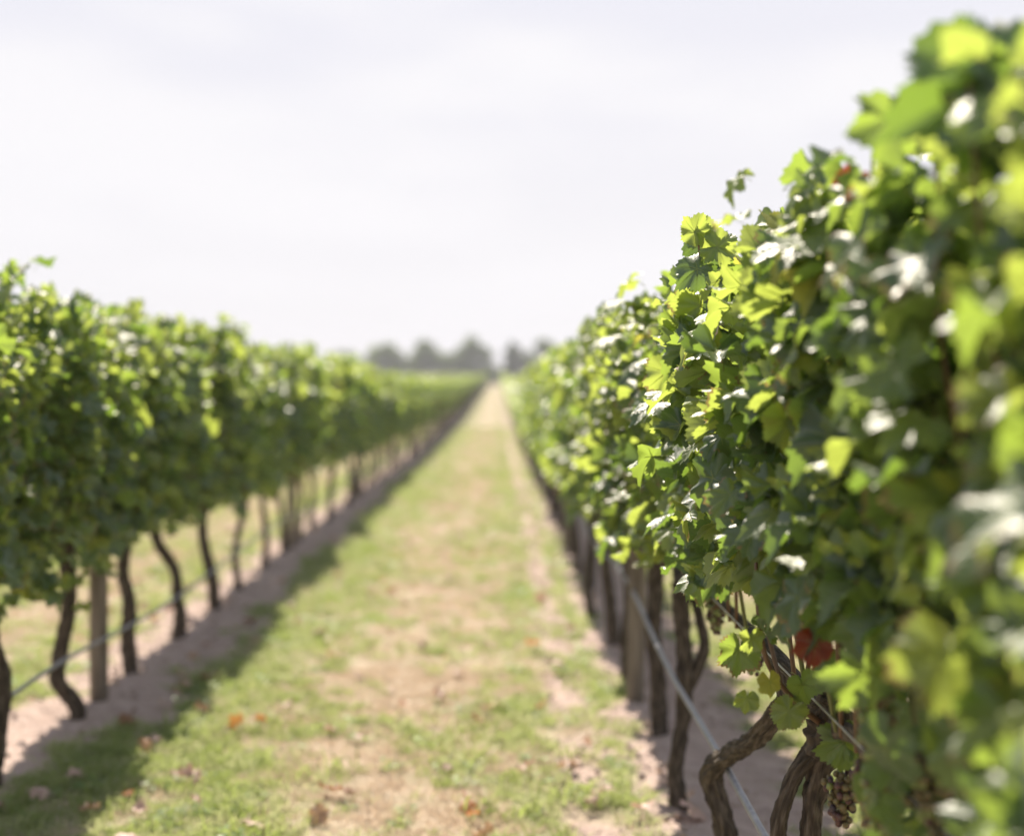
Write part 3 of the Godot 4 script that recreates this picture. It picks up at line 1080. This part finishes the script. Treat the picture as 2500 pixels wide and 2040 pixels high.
func tuft(r: RandomNumberGenerator, blades: int, height: float, spread: float, wide: float) -> ArrayMesh:
	var st := SurfaceTool.new()
	st.begin(Mesh.PRIMITIVE_TRIANGLES)
	for k in blades:
		var a := r.randf() * TAU
		var base := Vector3(cos(a), 0, sin(a)) * spread * sqrt(r.randf())
		var dir := Vector3(r.randfn() * 0.5, 1.0, r.randfn() * 0.5).normalized()
		var h := height * r.randf_range(0.5, 1.15)
		var across := dir.cross(Vector3(cos(a * 3.0), 0.1, sin(a * 3.0))).normalized() * wide
		var mid := base + dir * h * 0.55
		var lean := Vector3(dir.x, 0, dir.z) * h * 0.9
		var tip := base + dir * h * 0.9 + lean
		for p in [base - across, base + across, mid + across * 0.9, base - across, mid + across * 0.9, mid - across * 0.9, mid - across * 0.9, mid + across * 0.9, tip]:
			st.add_vertex(p)
	st.generate_normals()
	return st.commit()


func clover(r: RandomNumberGenerator) -> ArrayMesh:
	var st := SurfaceTool.new()
	st.begin(Mesh.PRIMITIVE_TRIANGLES)
	for k in 12:
		var a := r.randf() * TAU
		var p := Vector3(cos(a), 0, sin(a)) * 0.05 * sqrt(r.randf()) + Vector3(0, r.randf_range(0.012, 0.04), 0)
		var n := Vector3(r.randfn() * 0.3, 1, r.randfn() * 0.3).normalized()
		var u := n.cross(Vector3(cos(a), 0, sin(a))).normalized()
		var w := n.cross(u)
		for j in 3:
			var b := TAU * j / 3.0 + a
			var d := (u * cos(b) + w * sin(b)) * 0.013
			var e := (u * -sin(b) + w * cos(b)) * 0.007
			for q in [p, p + d * 0.7 + e, p + d * 1.15, p, p + d * 1.15, p + d * 0.7 - e]:
				st.add_vertex(q)
	st.generate_normals()
	return st.commit()


func make_grass() -> void:
	var r := RandomNumberGenerator.new()
	r.seed = 33
	var kinds := [
		["grass", tuft(r, 18, 0.062, 0.04, 0.0021), M.grass_green, "short green grass growing along both edges of the lane", []],
		["grass", tuft(r, 15, 0.052, 0.04, 0.0021), M.grass_light, "pale green grass mixed through the lane", []],
		["dry_grass", tuft(r, 14, 0.035, 0.045, 0.0017), M.grass_straw, "dry straw-coloured grass down the middle of the lane", []],
		["clover_leaves", clover(r), M.clover, "low clover scattered through the grass of the lane", []],
	]
	var bands := [[-3.5, -9.0, 520.0], [-9.0, -16.0, 260.0], [-16.0, -30.0, 110.0], [-30.0, -60.0, 40.0]]
	for b in bands:
		for k in int((b[0] - b[1]) * 7.4 * b[2]):
			var x := r.randf_range(-5.4, 2.0)
			var z := r.randf_range(b[1], b[0])
			if x < -0.31 * -z * 1.12 - 0.3 or x > 0.31 * -z * 1.12 + 0.3:
				continue
			if r.randf() < pow(bare(x, z), 0.7) * 1.02:
				continue
			var d := dryness(x, z)
			var pick := 2
			if r.randf() > d * 0.95 + 0.08:
				pick = 0 if r.randf() < 0.5 else 1
				if r.randf() < 0.10 and noise.get_noise_2d(x * 1.4 + 3.0, z * 1.2) > -0.05:
					pick = 3
			var s := r.randf_range(0.7, 1.35) * (1.6 if r.randf() < 0.05 else 1.0) * (1.0 + 0.5 * smoothstep(9.0, 30.0, -z))
			var basis := Basis(Vector3.UP, r.randf() * TAU).scaled(Vector3(s, s * r.randf_range(0.7, 1.2), s))
			kinds[pick][4].append(Transform3D(basis, Vector3(x, ground_y(x, z) - 0.004, z)))
	for k in kinds:
		var mm := MultiMesh.new()
		mm.transform_format = MultiMesh.TRANSFORM_3D
		mm.mesh = k[1]
		mm.instance_count = k[4].size()
		for j in k[4].size():
			mm.set_instance_transform(j, k[4][j])
		var o := MultiMeshInstance3D.new()
		o.name = numbered(k[0])
		o.multimesh = mm
		o.material_override = k[2]
		add_child(o)
		tag(o, k[3], "grass", "", "stuff")


func make_clods() -> void:
	var r := RandomNumberGenerator.new()
	r.seed = 71
	var st := SurfaceTool.new()
	st.begin(Mesh.PRIMITIVE_TRIANGLES)
	tube(st, [Vector3(0, 0, -0.5), Vector3(0.05, 0.1, -0.15), Vector3(0, 0.06, 0.25), Vector3(0.02, 0, 0.5)], [0.18, 0.46, 0.40, 0.15], 9, 0.14, 5.0, 2)
	st.generate_normals()
	var m := StandardMaterial3D.new()
	m.resource_name = "soil clod"
	m.albedo_color = lin(0.40, 0.315, 0.275)
	m.roughness = 1.0
	var at := []
	var tries := 0
	while at.size() < 3200 and tries < 60000:
		tries += 1
		var z := -4.0 - 22.0 * pow(r.randf(), 1.5)
		var x := r.randf_range(-2.7, 1.5)
		if bare(x, z) < 0.55:
			continue
		var s := 0.008 + 0.03 * pow(r.randf(), 3.0)
		at.append(Transform3D(Basis.from_euler(Vector3(r.randf() * 0.6, r.randf() * TAU, r.randf() * 0.6)).scaled(Vector3(s, s * 0.8, s)), Vector3(x, ground_y(x, z) + 0.012 + s * 0.15, z)))
	var mm := MultiMesh.new()
	mm.transform_format = MultiMesh.TRANSFORM_3D
	mm.mesh = st.commit()
	mm.instance_count = at.size()
	for k in at.size():
		mm.set_instance_transform(k, at[k])
	var o := MultiMeshInstance3D.new()
	o.name = "soil_clods"
	o.multimesh = mm
	o.material_override = m
	add_child(o)
	tag(o, "small clods and pebbles strewn over the bare soil under the rows", "soil", "", "stuff")


func make_fallen_leaves() -> void:
	var r := RandomNumberGenerator.new()
	r.seed = 58
	# named ones first: x, distance, width, colour, label
	var named := [
		[-1.20, 7.35, 0.085, 2, "bright orange fallen leaf on the grass by the left row's shadow edge"],
		[-1.42, 7.72, 0.075, 2, "small amber fallen leaf left of the bright orange leaf on the grass"],
		[-1.10, 7.45, 0.06, 2, "yellow-orange fallen leaf right of the bright orange leaf"],
		[-0.12, 5.93, 0.062, 2, "orange fallen leaf at the bottom middle of the grass lane"],
		[-0.09, 5.80, 0.055, 2, "lower orange fallen leaf at the bottom middle of the lane"],
		[0.30, 6.6, 0.09, 0, "tan fallen leaf lying in the bare wheel rut"],
		[0.72, 5.85, 0.12, 1, "large pale pink fallen leaf at the foot of the forked trunk"],
		[-1.22, 6.35, 0.09, 1, "pale pinkish fallen leaf on the left part of the grass"],
		[-0.30, 8.0, 0.09, 1, "pink-tan fallen leaf on the grass in mid lane"],
	]
	for n in named:
		fallen(r, n[0], -n[1], n[2], n[3], n[4], "")
	for k in 190:
		var z := -5.2 - 12.0 * pow(r.randf(), 1.6)
		var x := r.randf_range(-1.75, 0.95)
		if r.randf() < 0.25:
			x = r.randf_range(-2.9, -1.6)
		var c: int = [0, 1, 1, 0, 1, 3, 0, 1, 2, 1][r.randi() % 10]
		var tone: String = ["tan", "pale pinkish", "dull orange", "brown"][c]
		fallen(r, x, z, r.randf_range(0.04, 0.085), c, "small %s dry vine leaf fallen on the lane" % tone, "small %s leaves fallen on the lane" % tone)


func fallen(r: RandomNumberGenerator, x: float, z: float, width: float, colour: int, label: String, group: String) -> void:
	var o := MeshInstance3D.new()
	o.name = numbered("fallen_leaf")
	o.mesh = leaf_hi[r.randi() % leaf_hi.size()]
	o.set_surface_override_material(0, M.dry[colour])
	o.set_surface_override_material(1, M.dry[3])
	var flat := Vector3(r.randfn(), 0.25 * r.randfn(), r.randfn()).normalized()
	o.transform = leaf_pose(Vector3(x, ground_y(x, z) + 0.035 + 0.1 * width, z), flat, Vector3(r.randfn() * 0.35, 1, r.randfn() * 0.35).normalized(), width)
	add_child(o)
	tag(o, label, "leaf", group)
